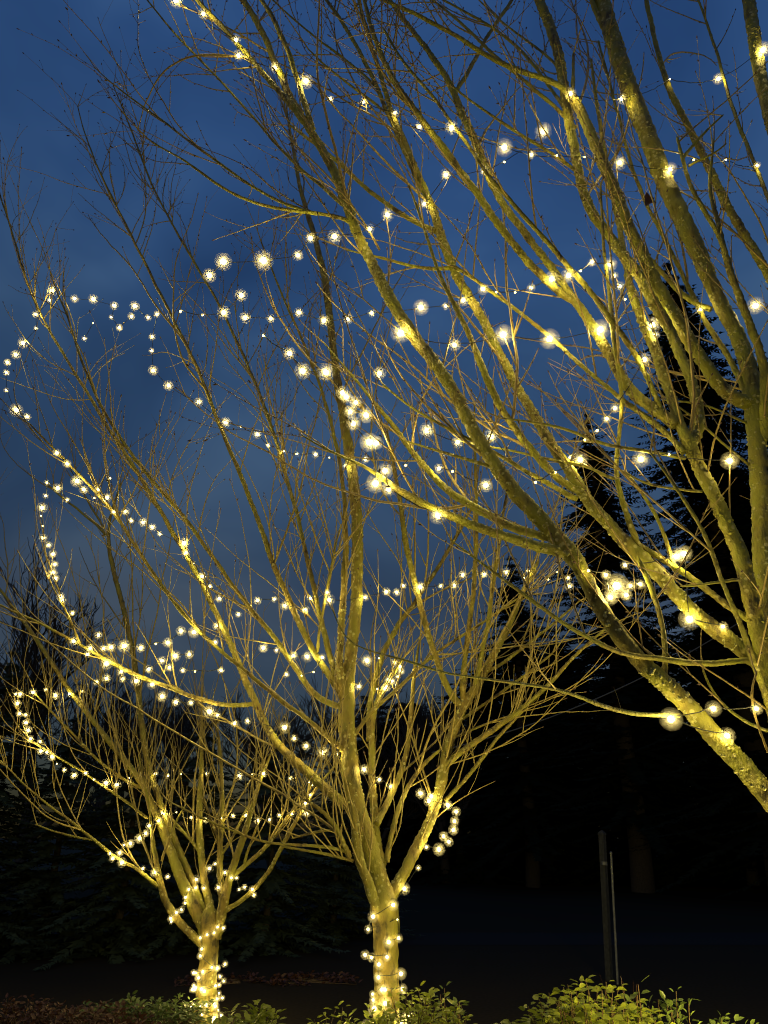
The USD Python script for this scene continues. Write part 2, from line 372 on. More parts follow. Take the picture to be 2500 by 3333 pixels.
A.add("limb", "f 1560,320/26 1470,280/26 1400,270 1300,210/26 1220,110 1150,0/25 d 1080,1400 960,1230/25 860,1080 790,950/24 720,800 640,650/23 570,500 480,330/22 430,150 380,0/21 b 290,1400 220,1200/20 170,1050 100,900 20,780/17", lean=-0.3, twigs=0.5)
A.add("branch", "b 20,790/13 a 1500,690/11 1330,650 1100,590/10 950,530 800,430/9 600,290 400,180/8 200,80 0,0/7", lean=-0.1)
A.add("branch", "b 30,760/9 40,690/8 40,590/6 42,450/5", lean=0.0, twigs=0.3)
A.add("limb", "s 2700,2300/26 2720,1700/24 2650,1250/22 2570,1020/19 d 1650,700/17 1530,530 1420,370/16 1320,180 1220,0/14 b 1160,1350 1060,1150/13 950,980 850,800/11 780,600 740,450/9 700,250 650,0/8", lean=0.3, y0=0.1)
A.add("limb", "f 1600,700/18 1640,200/17 d 1650,1560/16 1590,1350 1520,1180/15 1450,1020 1400,880/14 1350,740 1310,600/12 1270,460 1210,350/9 1150,250 1070,130/8 1000,0 b 970,1450 950,1320/7 905,1150/5", lean=-0.5)
A.add("branch", "d 1310,600/9 1290,520/9 1260,400 1210,200/8 1160,0/7 b 1170,1500 1200,1320/5 1210,1150/3", lean=-0.2)
A.add("branch", "b 950,1320/6 960,1280/6 1010,1240 1080,1150/5 1180,1040 1280,960/3", lean=-0.2, twigs=0.5)
A.add("branch", "b 1000,1380/5 1060,1325/5 1160,1300 1250,1270 1305,1200/3", lean=-0.2, twigs=0.4)
A.add("limb", "s 2700,1900/26 2680,1300/25 2590,700/24 b 1659,880/23 1600,700 1550,450/23 1540,200 1500,0/22", lean=0.2, y0=0.25)
A.add("limb", "f 1500,280/12 1450,150/12 1400,50 d 1350,1430/11 1270,1330 1170,1200/10 1100,1080 1040,950/9 980,800 930,700/8 870,590 800,450/8 720,310 640,170/7 590,30 b 540,1430 490,1260/6 450,1080 400,900 330,650/5 250,350/4", lean=0.5)
A.add("branch", "d 1190,1040/11 1080,1040/11 950,930 850,800/10 740,720 650,580/7", lean=0.4, y0=0.2)
A.add("branch", "s 2560,820/10 b 1659,1600/8 1600,1480 1530,1320/7 1460,1160 1400,1000/7 1340,850 1300,680/6 1280,550 1200,350/5 1120,100 1080,0/4", lean=0.5, y0=0.3)
A.add("limb", "f 900,470/22 760,350/22 640,290 540,220/21 450,130 400,0/20 d 360,1430 280,1320/19 200,1170 100,1030/18 0,900 c 1590,970/15 1500,840 1420,720/14 1340,620 1250,520/14 1150,380 1060,250/14 960,130 890,30/14 a 870,1420 800,1270/14 730,1110 660,970/14 600,830 550,700/12 470,560 400,460/10 310,360 230,240/9 150,130 60,20/8", lean=0.3)
A.add("limb", "d 40,960/15 c 1590,1060/15 1500,960 1400,850/15 1290,740 1200,650/14 1100,540 1010,430/14 920,290 830,170/14 740,30 a 660,1460/13 570,1330 480,1200/13 380,1080 270,950/12 180,820 80,680/11 0,540 1 1630,230/9 1590,60 1575,0/7", lean=-0.4)
A.add("limb", "f 800,400/9 740,250/10 680,120 620,0/11 d 640,1540 560,1420/11 480,1300 400,1200/11 350,1110 290,1020/11 200,900 100,790/10 0,700 c 1540,690 1450,590/10 1370,490 1270,390/9 1180,280 1090,180/8 1000,90 930,0/8 a 920,1530 850,1430/7 790,1340 740,1270 680,1170/7 600,1070 530,980/6 460,870 370,750 280,660/6 200,570 140,490 70,380/5 0,250/5", lean=-0.6)
A.add("branch", "a 1610,1430/7 1500,1340/6 1350,1240 1200,1160/6 1060,1080 920,980/5 800,880 650,800 550,700/4", lean=-0.3)
A.add("branch", "b 60,1060/8 0,1020/6 a 1510,970/7 1440,910 1330,810/7 1200,690 1080,620/6 960,510 860,400/6 760,300 640,190/5 520,80 400,0/4", lean=0.2)
A.add("branch", "a 1510,930/8 1500,900/7 1430,800 1350,680/6 1270,560 1180,460/6 1080,360 960,260/5 830,180 680,100 530,20/4", lean=0.4)
A.add("branch", "a 600,760/8 700,600/8 800,400/7 900,220 1050,20/6", lean=0.8)
A.add("branch", "a 1450,560/6 1380,480/5 1250,370 1100,280/4 950,180 840,50/3", lean=0.3)
A.add("limb", "f 600,1520/13 530,1350/12 480,1200/11 420,1050 390,900/9 390,750 420,620/8 450,450 460,250/8 420,60 d 380,1350 360,1150/9 350,1000 330,850/7 310,680 290,550/6 285,400 280,200/5 270,0/4", lean=-0.4)
A.add("branch", "h 800,1080/13 800,900/11 800,700 790,570/10 730,430 680,260/10 600,80/11", lean=0.0, twigs=0.4)
A.add("branch", "f 870,1620/8 840,1500/8 800,1380 760,1260/7 700,1160 640,1070/7 560,960 480,860/4", lean=-0.3)
A.add("limb", "s 2530,2420/15 h 1659,1280/14 1640,1200/14 1590,1020 1530,850/12 1470,680 1390,500/10 1320,330 1250,170/9 1190,0 f 1150,1400/8 1090,1280 1000,1150/7 920,1030 850,930/6 760,800 680,700/4", lean=-0.7)
A.add("limb", "h 1590,880/14 1500,890/12 1350,910 1200,940/12 1050,930 900,890/12 750,880 620,860/11 500,840 400,820/10 280,770 170,700/9 0,620 g 1500,580/8 1400,500 1250,420/8 1120,320 1000,220/6 900,150 780,60/5 e 680,1520 560,1430/3", lean=-0.5)
A.add("branch", "h 920,1350/11 830,1345/9 600,1350 400,1320/9 250,1260 100,1180/8 g 1640,1210 1500,1140/7 1350,1110 1150,1095/6 950,1060 800,1030/5 650,1020 500,1010 380,960/5 250,910 130,880 0,850/4 k 1480,870 1280,810/3 1150,780 1080,710 1020,610 980,480/2", lean=-0.6, twigs=0.6)
A.add("branch", "s 2640,2420/12 2560,2400/9 h 1659,1490/7 1500,1440 1350,1330/6 1230,1210 1150,1090/5 1125,985/4", lean=-0.1, twigs=0.6)
A.add("branch", "h 1659,1659/5 1600,1480/5 1520,1320 1510,1200/5 1520,1080 1560,1000/4", lean=-0.2, y0=-0.2, twigs=0.5)
A.add("branch", "h 1450,215/7 1300,220/6 1150,260 1040,270/5 950,275/4", lean=-0.2)
A.add("limb", "h 1600,600/15 1560,590/14 1420,510 1280,430/13 1150,290 1020,190/12 900,120 760,60/12 f 700,1520 560,1440/9", lean=0.3)
A.add("limb", "e 1500,1530/22 1330,1490/21 1200,1450 1050,1400/19 900,1370 760,1320/17 640,1270 530,1210/15 400,1160 280,1100/14 160,1030 70,970/12 0,920 3 1590,620/7 1540,605 1470,580/5 1400,545 1340,510 1310,490/3", lean=-0.5)
A.add("limb", "e 1420,1410/18 1250,1390/16 1100,1340 950,1270/16 830,1190 700,1130/15 560,1040 450,950/13 350,860 280,740/12 200,640 120,530/10 60,450 0,370/9 3 1600,330/6 1540,250 1480,180 1400,90/3", lean=0.4)
A.add("limb", "f 960,700/13 880,570/12 760,480 640,390/11 560,330 420,230/9 260,120/8 d 150,1540 0,1400/8 c 1480,1360 1330,1220/8 1200,1110 1080,1030/7 950,940 830,830/7 700,750 590,690/7", lean=0.3)
A.add("branch", "e 1600,1080/12 1480,1020/11 1350,950 1200,870/9 1050,770 900,690/7 760,600 560,520/6 400,430 270,360/5 150,270 0,140/4", lean=-0.7)
A.add("branch", "e 870,810/8 760,770/7 600,720 440,690/5 300,640 180,600/3", lean=-0.3)
A.add("branch", "f 970,745/8 820,700/7 650,680 450,670/7 300,640 150,570/6 0,480 e 1560,520 1480,490 1330,460/5 1100,420 980,410/4", lean=-0.3)
A.add("branch", "e 1640,790/7 1450,770/6 1330,750 1180,710/5 1050,670 900,655 760,640 640,600/4", lean=-0.3)
A.add("branch", "f 420,920/7 330,910/7 280,880 200,820/6 110,795 0,785/5", lean=-0.2)
A.add("branch", "f 1500,800/6 1400,710/5 1300,640 1200,540/5 1060,420 950,340/4 820,250/3", lean=-0.5)
A.add("branch", "f 1480,450/6 1280,350/4 1130,290 1020,265/4 800,260/3", lean=-0.5)
A.add("branch", "f 1110,1020/6 950,1000/5 800,1000 650,960/5 560,920 480,860/3", lean=-0.2)
A.add("branch", "1 1515,960/9 1500,940/8 1430,925 1330,915/7 1220,912 1120,890/6 1020,850 930,800/5 860,735 790,680/4 740,660 690,640 640,600/3", lean=-0.5)
A.add("branch", "1 1330,915/6 1240,885/6 1160,855 1080,800/5 1000,745 900,670/5 800,595 700,520/4 600,445 500,380/3 450,330 408,290/2", lean=0.2)
A.add("branch", "1 1500,900/9 1400,810/7 1330,760 1250,690/6 1190,620 1130,540/5 1060,480 1020,420 960,350/4 880,280 800,190/4 740,130 690,70 640,5/3", lean=0.3)
A.add("limb", "1 1300,490/14 1230,400/13 1200,300 1160,180/12 1110,80 1050,0/11", lean=0.2)
A.add("limb", "1 1350,560/12 1340,480/11 1300,390 1260,270/10 1230,170 1190,80/9 1130,0/8", lean=-0.3)
A.add("branch", "c 430,390/11 260,320/10 110,240/9 1 1620,850 1560,790/8 1500,740 1440,680/7 1350,610 1250,540/4", lean=0.5)
A.add("branch", "1 1640,1080/5 1600,1010/4 1530,880 1450,790/4 1380,720 1290,640/3 1220,570 1180,530/2", lean=-0.7)
A.add("branch", "c 320,60/9 1 1630,400/8 1600,320/8 1560,200 1480,100/7 1410,0/6", lean=0.1)
A.add("branch", "1 1640,390/6 1580,320/5 1480,240 1380,180/4 1270,100 1180,0/3", lean=0.3)
A.add("branch", "1 1659,480/5 1600,430/5 1500,350 1400,300/4 1330,210/3", lean=-0.2)
A.add("branch", "c 570,690/9 420,730/7 240,700 0,590/5 1 1600,1180 1500,1080/3", lean=-0.5)

# --- the middle tree
B = Tree("street_tree", "middle bare tree, tall, lights round its trunk above yellow-green leaves", 0.02, 6.2, None, rngB, BARK_B, TWIG_B, 1.25, 0.80)
trunk(B, "s 1258,3200/45 1256,3080/44 1255,3000/48 1248,2940/50 1247,2890/34 1246,2840/10", 0, 1.3)
B.add("limb", "i 960,1480/34 950,1350/34 910,1200/34 860,1050/36 780,850/38 710,680/39 680,500/38 665,250/36 k 1110,1500/34 1080,1350/33 1080,1200/30 1120,950/26 1150,700/24 1170,500 1185,250 1200,0/23 3 1540,700/22 1510,550/20 1470,350 1440,150/15 1425,50 1 1430,1350/14 1410,1200/13 1370,1050 1330,930/10 1300,850 1280,740/7 1260,600 1240,480/4", lean=0.15, y0=0.0)
B.add("limb", "i 920,1560/22 850,1380/22 780,1230/20 735,1080/20 720,950/19 705,800/18 690,650/14", lean=-0.25, y0=-0.06)
B.add("limb", "k 1070,1250/18 1030,1000/16 1020,800/15 1050,500 1090,200/14 1110,0/13 3 1490,1000/12 1500,800/9 1480,600 1430,420/7 1380,250 1330,100/5 1 1180,1230 1130,1050/3", lean=-0.4)
B.add("limb", "i 980,1520/30 1090,1300/24 1200,1100/23 1320,900 1420,700/22 1480,500 1500,300/21 1530,100 1570,0/20 g 600,1350/20 680,1230/20 750,1150/18 830,1000/15 900,850 960,750/14 1020,650 1090,480/11 1150,340 1210,200/9 1270,80/7", lean=0.35, y0=0.0)
B.add("limb", "g 740,1160/12 760,1100/11 790,950 830,780/10 870,550 900,350/9 920,150 950,0/8 e 960,1400/7 985,1200 1030,1000/4", lean=-0.3)
B.add("limb", "g 660,1240/14 640,1150/12 650,1000 680,800/11 700,600 740,400/10 760,200 765,0/9 e 765,1400/8 770,1100/7 760,850 755,600/5 750,300/3", lean=-0.5)
B.add("limb", "g 640,1270/16 590,1240/14 500,1120 430,900/13 380,700 330,550/13 290,380 240,200/12 190,0 e 170,1400/11 140,1200 125,1050/9 100,900 60,700/6 20,480/3", lean=-0.2)
B.add("limb", "i 1500,280/14 1580,170/13 1659,120/12 g 750,1570 880,1500/12 1000,1390 1150,1290/11 1250,1220 1350,1130/9 1450,1020 1550,900/8 h 0,870 170,740/6 330,610/4", lean=-0.5)
B.add("branch", "i 1520,570/9 1620,490/8 g 870,1650/8 920,1560 1000,1470/7 1100,1360 1180,1280/5", lean=0.3)
B.add("limb", "i 990,1120/13 1020,950/11 1050,800/11 1080,650 1150,500/10 1230,350 1330,230/8 1450,130/6", lean=0.4)
B.add("limb", "i 900,780/14 940,700/13 1040,540 1110,380/12 1160,200 1190,50/10 g 220,1300/9 250,1050/8 260,900/6 300,700/3", lean=0.6)
B.add("limb", "i 950,1150/20 930,1050/18 880,800 870,600/16 860,300 850,0/13 k 1290,1400/11 1330,1200/10 1400,1100 1480,1000/8 1560,880/5", lean=0.5)
B.add("limb", "i 690,640/22 600,590/21 480,520/20 380,400 280,300/19 180,240 80,150/18 0,60 k 420,1450/15 330,1250 250,1050/14 200,900 130,750/13 60,600 0,480/11 3 870,1130 830,1030/10 790,980 730,880/9 680,800 610,660/8 540,560 480,480/7 420,380 350,250/6 280,150 220,60/5 1 170,1340 120,1250/4 90,1150 80,1070/4 50,1000 20,900 0,840/3", lean=0.35)
B.add("limb", "i 680,180/13 550,90/12 450,20/11 k 980,1560 900,1480/10 780,1400 680,1320/9 560,1240 420,1130/9 300,1030 180,930/8 100,860 0,760/8 3 840,1320 780,1250/8 720,1170 660,1090/7 600,980 550,900/7 490,830 440,750/6 380,690 300,620/5 240,550 180,490 130,440/3", lean=-0.6)
B.add("limb", "k 1060,1280/14 1000,1270/13 900,1240 800,1170/12 740,1080 680,970/11 600,860 520,740/10 440,640 340,510/10 230,390 140,270/9 60,150 0,60/8 3 860,930 780,820/8 700,730 620,640/7 540,540 470,430/6 390,280 330,130/5 1 320,1420 280,1330/4 250,1270/3", lean=-0.3)
B.add("limb", "k 1060,1200/16 1000,1080/15 900,960/14 800,800 720,650/13 650,480 590,330/12 530,200 470,80/11 3 1130,900/10 1090,770 1040,670/9 1000,570 950,450/8 900,320 850,170/7 1 800,1480/6 740,1370 690,1240/6 620,1150 580,1040/5 530,930 480,850/4 430,750 390,650/3 355,560 335,460/2", lean=0.1)
B.add("limb", "k 1040,1150/15 980,1050/14 960,850/13 930,700 870,560/11 830,350 800,200/10 750,0 3 1310,920/8 1290,860 1260,740/8 1220,600 1170,450/7 1120,270 1070,180/6 1000,60 1 970,1330/5 900,1230 830,1130/5 780,1030 710,900/4 650,820 620,690/4 580,600 540,480/3 490,370/2", lean=0.5)
B.add("branch", "k 850,820/7 870,600/6 900,400/6 960,150 990,0/5 3 1450,950 1470,880/3", lean=-0.7)
B.add("limb", "k 1280,1560/13 1250,1450/12 1290,1150/12 1340,950 1420,750/11 1520,600 1620,450/10 g 300,360/9 400,200 500,60/8 e 520,1500 640,1350/7 720,1200 800,1000/4", lean=0.6)
B.add("branch", "k 1150,1520/9 1250,1350/8 1380,1250 1500,1130/8 1620,1060 g 330,880/7 420,820 600,730/6 800,590 950,490/5 1080,400 1250,290/3", lean=0.3)
B.add("branch", "g 570,1540/6 750,1450/5 900,1400 1050,1350/3", lean=-0.2)
B.add("branch", "g 650,1380/7 850,1230/6 1000,1150/6 1200,1000 1400,830/4", lean=-0.3)
B.add("branch", "g 860,980/8 900,970/7 1050,880 1200,760/6 1350,640 1480,520/5 1620,400/3", lean=-0.1)
B.add("branch", "i 690,1110/7 560,1070/6 450,1055 370,1040/6 260,1030 160,990/5 60,985/3", lean=-0.4)
B.add("branch", "i 660,1040/9 620,1020/7 500,980 350,965/6 150,970 0,965/5 j 1300,400/5 1150,350 1000,300/4 850,230 700,170/4 550,90 400,20/3", lean=-0.6)
B.add("branch", "i 590,850/6 540,830/5 420,830 280,870/5 150,910/3", lean=-0.2)
B.add("limb", "i 660,1080/12 600,1000/11 580,880 530,770/10 440,680 340,600/8 250,560/5", lean=-0.4)
B.add("limb", "k 330,1250/10 5 1040,300/9 960,285 900,270/9 800,230 700,195/9 590,165 480,100/8 400,45 3 340,1390/6 270,1350 150,1280/5 0,1220/4", lean=-0.3)
B.add("branch", "3 345,1392/5 310,1290/4 262,1200/3 210,1110/2", lean=-0.2)

# --- the far tree of the row
C = Tree("street_tree", "farthest and smallest of the three lit bare trees, low fork ringed with lights", -1.70, 8.4, None, rngC, BARK_B, TWIG_B, 1.2, 0.88)
trunk(C, "s 672,3260/38 674,3180/34 681,3100/31 684,3050/32 684,3010/33 683,2975/26 683,2940/8", 0, 1.25)
C.add("limb", "j 780,1360/18 700,1300/15 620,1230/14 510,1110/14 420,1010/14 360,900 330,780/12 310,600 290,500/9 270,400 260,300/5 5 640,620 600,500/3", lean=-0.3, y0=0.0)
C.add("branch", "j 320,790/8 230,690/7 120,620 0,590/6 5 470,920/6 400,860 300,760/5 200,720 130,660/4 70,580 0,520/3", lean=-0.3)
C.add("branch", "5 410,865/4 300,845/4 200,830 160,800/3", lean=-0.2)
C.add("limb", "j 770,1280/24 740,1150/23 650,1000 570,850/21 500,680 440,480/17 380,330 300,150/13 5 620,600/11 560,550 500,480/10 430,380 350,290/9 280,190 220,100/8 3 200,1420 130,1330/7 70,1250 20,1180/5", lean=0.3, y0=0.0)
C.add("limb", "j 830,1250/24 860,1150/20 900,980 940,800/16 980,640 1030,480/13 1080,350 1130,200/10 5 1097,710/7 1110,640 1150,540/5 1200,420/3", lean=-0.2, y0=0.0)
C.add("limb", "j 820,1150/16 790,1000/15 740,800 700,600/14 680,350 690,150/12 5 860,700/10 870,560/8 880,400/5 870,280/3", lean=0.5, y0=0.05)
C.add("limb", "j 760,1100/14 680,850/13 600,680/12 5 700,750/12 650,600/11 620,480 605,350/11 600,180/10 3 575,1400/9 540,1250/9 500,1120 470,1000/8 455,900/6 3 470,830 520,700/3", lean=0.6, y0=0.1)
C.add("branch", "3 458,920/6 440,870/5 380,850 290,780/4 200,695/3", lean=-0.4)
C.add("branch", "3 450,890/4 400,810/4 350,720 330,690/3", lean=0.3)
C.add("limb", "j 900,1000/14 870,900/13 880,600/12 870,350 880,150/10 5 970,700/8 960,500/6 940,400 930,350/4", lean=0.0)
C.add("limb", "j 900,1010/12 960,990/10 1050,930/9 1140,850/9 1210,790 1300,680/8 1380,560 1440,430/8 1480,330 1560,200/7 5 1330,690/6 1370,620 1450,540/4", lean=-0.2)
C.add("limb", "j 960,730/9 1050,640/9 1130,570 1230,490/8 1330,410 1430,280/6 1480,150/4", lean=0.3)
C.add("branch", "j 1090,610/6 1110,480/5 1160,380 1200,260/4", lean=0.1)
C.add("branch", "5 610,640/6 520,600/5 460,560 380,480/5 300,400 230,310/4 150,230/3", lean=-0.5)
C.add("branch", "5 640,770/6 500,650/5 380,590 280,520/4 200,480 130,430/3", lean=-0.8)
C.add("branch", "j 350,560/5 380,460/5 420,330 480,180/4 560,60/3", lean=-0.4)
C.add("branch", "j 700,500/6 640,400/6 520,250 380,120/4", lean=0.3)
C.add("branch", "j 890,500/6 980,400/6 1050,250 1090,120/5 1150,20/3", lean=0.4)
C.add("branch", "j 870,400/6 800,250/5 780,120 730,0/4", lean=-0.3)

def lichen(tree, rmin, per_area, size):
    """Crusts and tufts of lichen and moss standing proud of the older wood."""
    rng = tree.rng
    for prim, P, R, s, tw in tree.limbs:
        out = []
        big = np.nonzero(R > rmin)[0]
        if len(big) < 4: continue
        area = 2 * math.pi * np.trapezoid(R[big], s[big])
        clump = meshkit.noise(P * 6.0, 5)
        for _ in range(int(area * per_area)):
            k = int(big[rng.integers(1, len(big) - 1)])
            if clump[k] < rng.uniform(0.25, 0.75): continue
            t = P[min(k + 1, len(P) - 1)] - P[k - 1]; t /= np.linalg.norm(t)
            w = rng.normal(size=3); w -= t * (w @ t); w /= np.linalg.norm(w); b = np.cross(t, w)
            c = P[k] + w * R[k] * 0.97; h = size * rng.uniform(0.5, 1.6)
            n = 6; an = np.arange(n) * 2 * math.pi / n + rng.uniform(0, 6)
            rim = c + np.outer(np.cos(an) * h * rng.uniform(0.6, 1.3, n), t) + np.outer(np.sin(an) * h * rng.uniform(0.6, 1.3, n), b) - w * 0.004
            top = c + (rim - c) * 0.55 + w * h * rng.uniform(0.25, 0.6, n)[:, None]
            V = np.vstack([rim, top, [c + w * h * 0.55]]); F = []
            for i in range(n):
                j = (i + 1) % n; F += [(i, j, n + j), (i, n + j, n + i), (n + i, n + j, 2 * n)]
            out.append((V, np.array(F)))
        if out: part(prim, "lichen", merge(out), LICHEN if rng.random() < 0.7 else tree.bark, smooth=False, kind="stuff")
def not_low(P):
    """No shoot of the near tree hangs into the dark gap under its lowest branch."""
    d = P - EYE; z = d @ FWD
    return not (1666.5 - FPX * (d @ UP) / z > 2380).any() and P[-1][2] > P[0][2] - 0.15
A.sprout(3.3, (0.40, 1.4), (0.12, 0.45), 0.0058, bud=14, up=0.5, budr=0.0048, second=0.5, keep=not_low)
B.sprout(4.5, (0.45, 1.6), (0.15, 0.5), 0.0062, bud=6, up=0.75, budr=0.0058, second=0.6)
C.sprout(4.6, (0.55, 1.7), (0.20, 0.6), 0.0062, bud=0, up=0.95, second=0.6)

lichen(A, 0.026, 1500, 0.0095)
lichen(B, 0.030, 700, 0.0100)

# ------------------------------------------------------------------ strings of lights
BALL = trimesh.creation.icosphere(2); HALO_BALL = trimesh.creation.icosphere(2)
rngL = np.random.default_rng(7)
def light_string(tree, label, text, group="strings of warm lights in the trees", closer=0.0, name="light_string", pts3=None, dim=""):
    rows = sketch(text) if pts3 is None else None
    pos, kinds = [], []
    if rows is not None:
        Ys = []
        for x, y, k in rows:
            hit = tree.nearest(x, y, 16.0)
            if hit is None: Ys.append(np.nan)
            else:
                p = place(x, y, hit[2]); rm = hit[3] * depth(p) / FPX
                off = max(0.0, 1 - (max(0.0, np.hypot(hit[0] - x, hit[1] - y)) / (hit[3] + 16)) ** 2) ** 0.5
                Ys.append(hit[2] - (rm * 1.1 + 0.045) * max(off, 0.35))
        Ys = np.array(Ys); i = np.arange(len(Ys)); ok = ~np.isnan(Ys)
        Ys = np.interp(i, i[ok], Ys[ok]) if ok.any() else np.full(len(Ys), tree.Y)
        for (x, y, k), Y in zip(rows, Ys): pos.append(place(x, y, Y)); kinds.append(k or "m")
    else:
        for p, k in pts3: pos.append(np.asarray(p)); kinds.append(k)
    t = thing(name, label, "string lights", pos[0], group)
    wires = []
    for a, b in zip(pos[:-1], pos[1:]):
        d = np.linalg.norm(b - a)
        if d > 1.6: continue
        n = max(3, int(d / 0.05)); u = np.linspace(0, 1, n + 1)[:, None]
        w = a + (b - a) * u
        w[:, 2] -= (0.06 * d * 4 * u * (1 - u))[:, 0] - 0.012
        w += rngL.normal(size=w.shape) * 0.0025
        w[:, 1] += 0.006
        wires.append(tube(w, 0.0029, 4, False))
    for p, k in zip(pos, kinds):
        sc = (1.0 if tree is A else 1.06) * (0.85 if dim else 1.0) * rngL.uniform(0.9, 1.1); nm = LAMPS[k][0]; r = LAMPS[k][2] * sc
        ax = rngL.normal(size=3) * 0.6 + np.array([0, 0.5, 0.6]); ax /= np.linalg.norm(ax)
        wires.append(tube([p + ax * r * 0.8, p + ax * (r * 0.8 + 0.016)], [0.0045, 0.0035], 5, True))
        bp = part(t, "bulb", (BALL.vertices * r * 0.94 + p, BALL.faces), L + "bulb_lit")
        if LAMPS[k][4]: part(bp, "glow_halo", (HALO_BALL.vertices * LAMPS[k][3] * sc * 0.92 + p, HALO_BALL.faces), L + "milky_" + nm + dim)  # scattering ball added round the bulb for its glow
        lamp = UsdLux.SphereLight.Define(stage, str(bp.GetPath()) + "/lamp")
        lamp.AddTranslateOp().Set(Gf.Vec3d(*map(float, p - pos[0])))
        lamp.CreateRadiusAttr(float(r)); lamp.CreateColorAttr(Gf.Vec3f(*LAMP_COLOR)); lamp.CreateIntensityAttr(BULB * LAMPS[k][1] * (0.33 if dim else 1.0))
    part(t, "wire", merge(wires), WIRE)
    return t

light_string(A, "topmost string of lights crossing the upper limbs of the nearest tree", "1 760,0/l 878,60/m 1020,172/m 1030,240/m 1187,292/m 1322,350/l 1428,428/s 1570,440/s 2 47,488/s 152,547/s 292,552/l 520,637/x 637,668/s 747,672/t 867,678/t 1018,703/l 1237,730/l 1338,690/t 1478,690/t 1612,714/s")
light_string(A, "short string of lights at the top right, beginning at the pruned limb end", "2 805,405/l 1028,427/m 1235,342/t 1445,340/l 1637,215/x")
light_string(A, "string of lights rising to the right through the upper middle twigs", "1 905,1190/m 965,1130/l 1138,1125/x 1287,1103/m 1342,1028/m 1445,1022/l 1597,990/s 2 15,928/l 174,880/m 267,755/l 432,738/m 520,700/t 688,568/x")
light_string(B, "string of lights looping round the outer left branches beneath open sky", "3 117,407/m 70,378/x 27,292/s 1 27,1610/m 32,1565/m 68,1532/l 100,1482/x 155,1418/s 155,1358/m 215,1297/s 225,1255/x 322,1290/l 403,1292/l 493,1320/l 481,1370/s 515,1415/m 567,1367/m 582,1322/l 640,1372/m 678,1357/m 657,1455/m 655,1515/s 662,1600/l 3 728,272/l 858,343/l 975,430/l 1040,450/t 1112,482/l 1158,530/s 1223,555/m 1282,568/s 1363,570/m 1422,583/t 1493,618/m 1578,590/m")
light_string(B, "two loose bulbs of a string dangling inside the upper left loop", "1 403,1395/t 364,1462/s")
light_string(A, "long level string of lights across the middle of the sky", "1 780,1345/t 876,1361/t 967,1350/l 1042,1275/l 1060,1372/m 1170,1376/s 1291,1350/m 1400,1385/m 1505,1377/m 1606,1352/s 2 160,1328/l 267,1322/s 343,1297/m 428,1248/m 485,1262/t 567,1263/t 635,1243/s 725,1205/l 797,1190/l 850,1170/t 898,1132/s 978,1142/m 993,1192/s 1018,1237/m 1042,1293/t")
light_string(A, "string of lights bunched down the slanting mossy limb left of centre", "1 1137,1450/t 1250,1527/m 1308,1602/l 1408,1608/l 3 1480,303/m 1497,322/m 1537,345/m 1513,385/m 1582,400/m 1527,437/m 1595,517/l 1627,520/m 1622,695/l 4 5,640/m 20,720/m 233,833/l")
light_string(A, "string of widely spaced large lights level with the fork of thick limbs", "1 1640,1612/m 4 72,45/x 305,97/m 515,52/x 715,70/x 935,30/x 1160,10/x 1172,53/s 2 1368,1337/s 1605,1320/x")
light_string(A, "short trail of lights hanging down among the thin stems before the firs", "4 1125,160/m 997,370/s 962,415/s 921,466/t 868,507/t 802,583/t")
light_string(A, "string of lights passing behind and before the lower thick limbs", "4 93,617/t 187,465/l 318,517/m 463,492/l 655,690/t 740,647/t 848,592/l 978,590/t 1110,590/l 1232,570/t 1493,597/l")
light_string(A, "few faint lights low between the slanting limbs in mid picture", "4 237,630/s 296,643/t 440,703/m")
light_string(B, "level string of lights across the upright stems of the middle tree", "3 1112,1200/m 1185,1195/s 1230,1223/m 1318,1240/m 1340,1192/m 1413,1165/s 1423,1198/l 1577,1187/m 4 10,1163/m 55,1165/m 83,1137/s 157,1143/l 245,1138/s 305,1135/m 340,1090/m 433,1087/m 527,1078/m 607,1103/t 625,1073/s 710,1110/t 748,1077/t 795,1103/m 800,1140/m")
light_string(A, "cluster of lights behind the lowest thick limb of the nearest tree", "4 883,1072/t 958,1090/s 978,1187/m 1005,1137/x 1047,1178/s 1065,1137/s 1107,1130/s 1042,1048/s 1263,1010/l 1297,998/l 1320,1282/x 1465,1313/s")
light_string(A, "string of four lights on the lowest limb at the right edge", "6 1482,413/m 1240,342/x 1423,297/m 1610,297/s")
light_string(B, "string of lights running down the left side limb towards mid picture", "3 246,563/m 290,610/m 333,685/l 362,722/m 408,758/t 423,722/s 462,757/m 476,672/t 491,818/s 543,815/m 567,856/s 619,862/m 658,884/m 691,914/s 795,953/l 803,995/m 838,1040/t 873,1096/m 908,1140/s 947,1193/m 1030,1260/s")
light_string(B, "string of lights hanging down the far left against the sky, then turning level", "3 290,766/s 249,715/m 203,692/s 197,748/s 182,800/l 177,834/t 184,878/t 187,930/m 211,961/s 228,1000/m 237,1044/s 228,1080/m 241,1105/s 262,1183/m 270,1200/s 313,1255/s 318,1376/m 378,1433/s 390,1407/m 425,1350/m 447,1408/s 480,1403/m 537,1397/l 608,1405/m 673,1388/t 725,1382/m 782,1332/m 838,1338/l 930,1380/s 937,1310/m")
light_string(B, "zigzag of lights along the bright sloping lower left branch", "3 417,1553/s 460,1537/m 460,1473/l 523,1508/m 530,1540/s 588,1548/l 657,1563/m 643,1497/m 700,1460/m 732,1490/m 757,1440/l 818,1433/m 790,1502/s 843,1507/t 955,1502/s")
light_string(B, "string of lights sloping down to the dark main stem of the middle tree", "3 700,1615/l 760,1640/m 825,1643/s 5 905,310/x 940,325/s 1013,360/m 1070,350/s 1230,378/l 1272,425/s 1323,458/m 1395,487/l 1456,497/s 1573,560/m 1638,604/s 6 30,632/s")
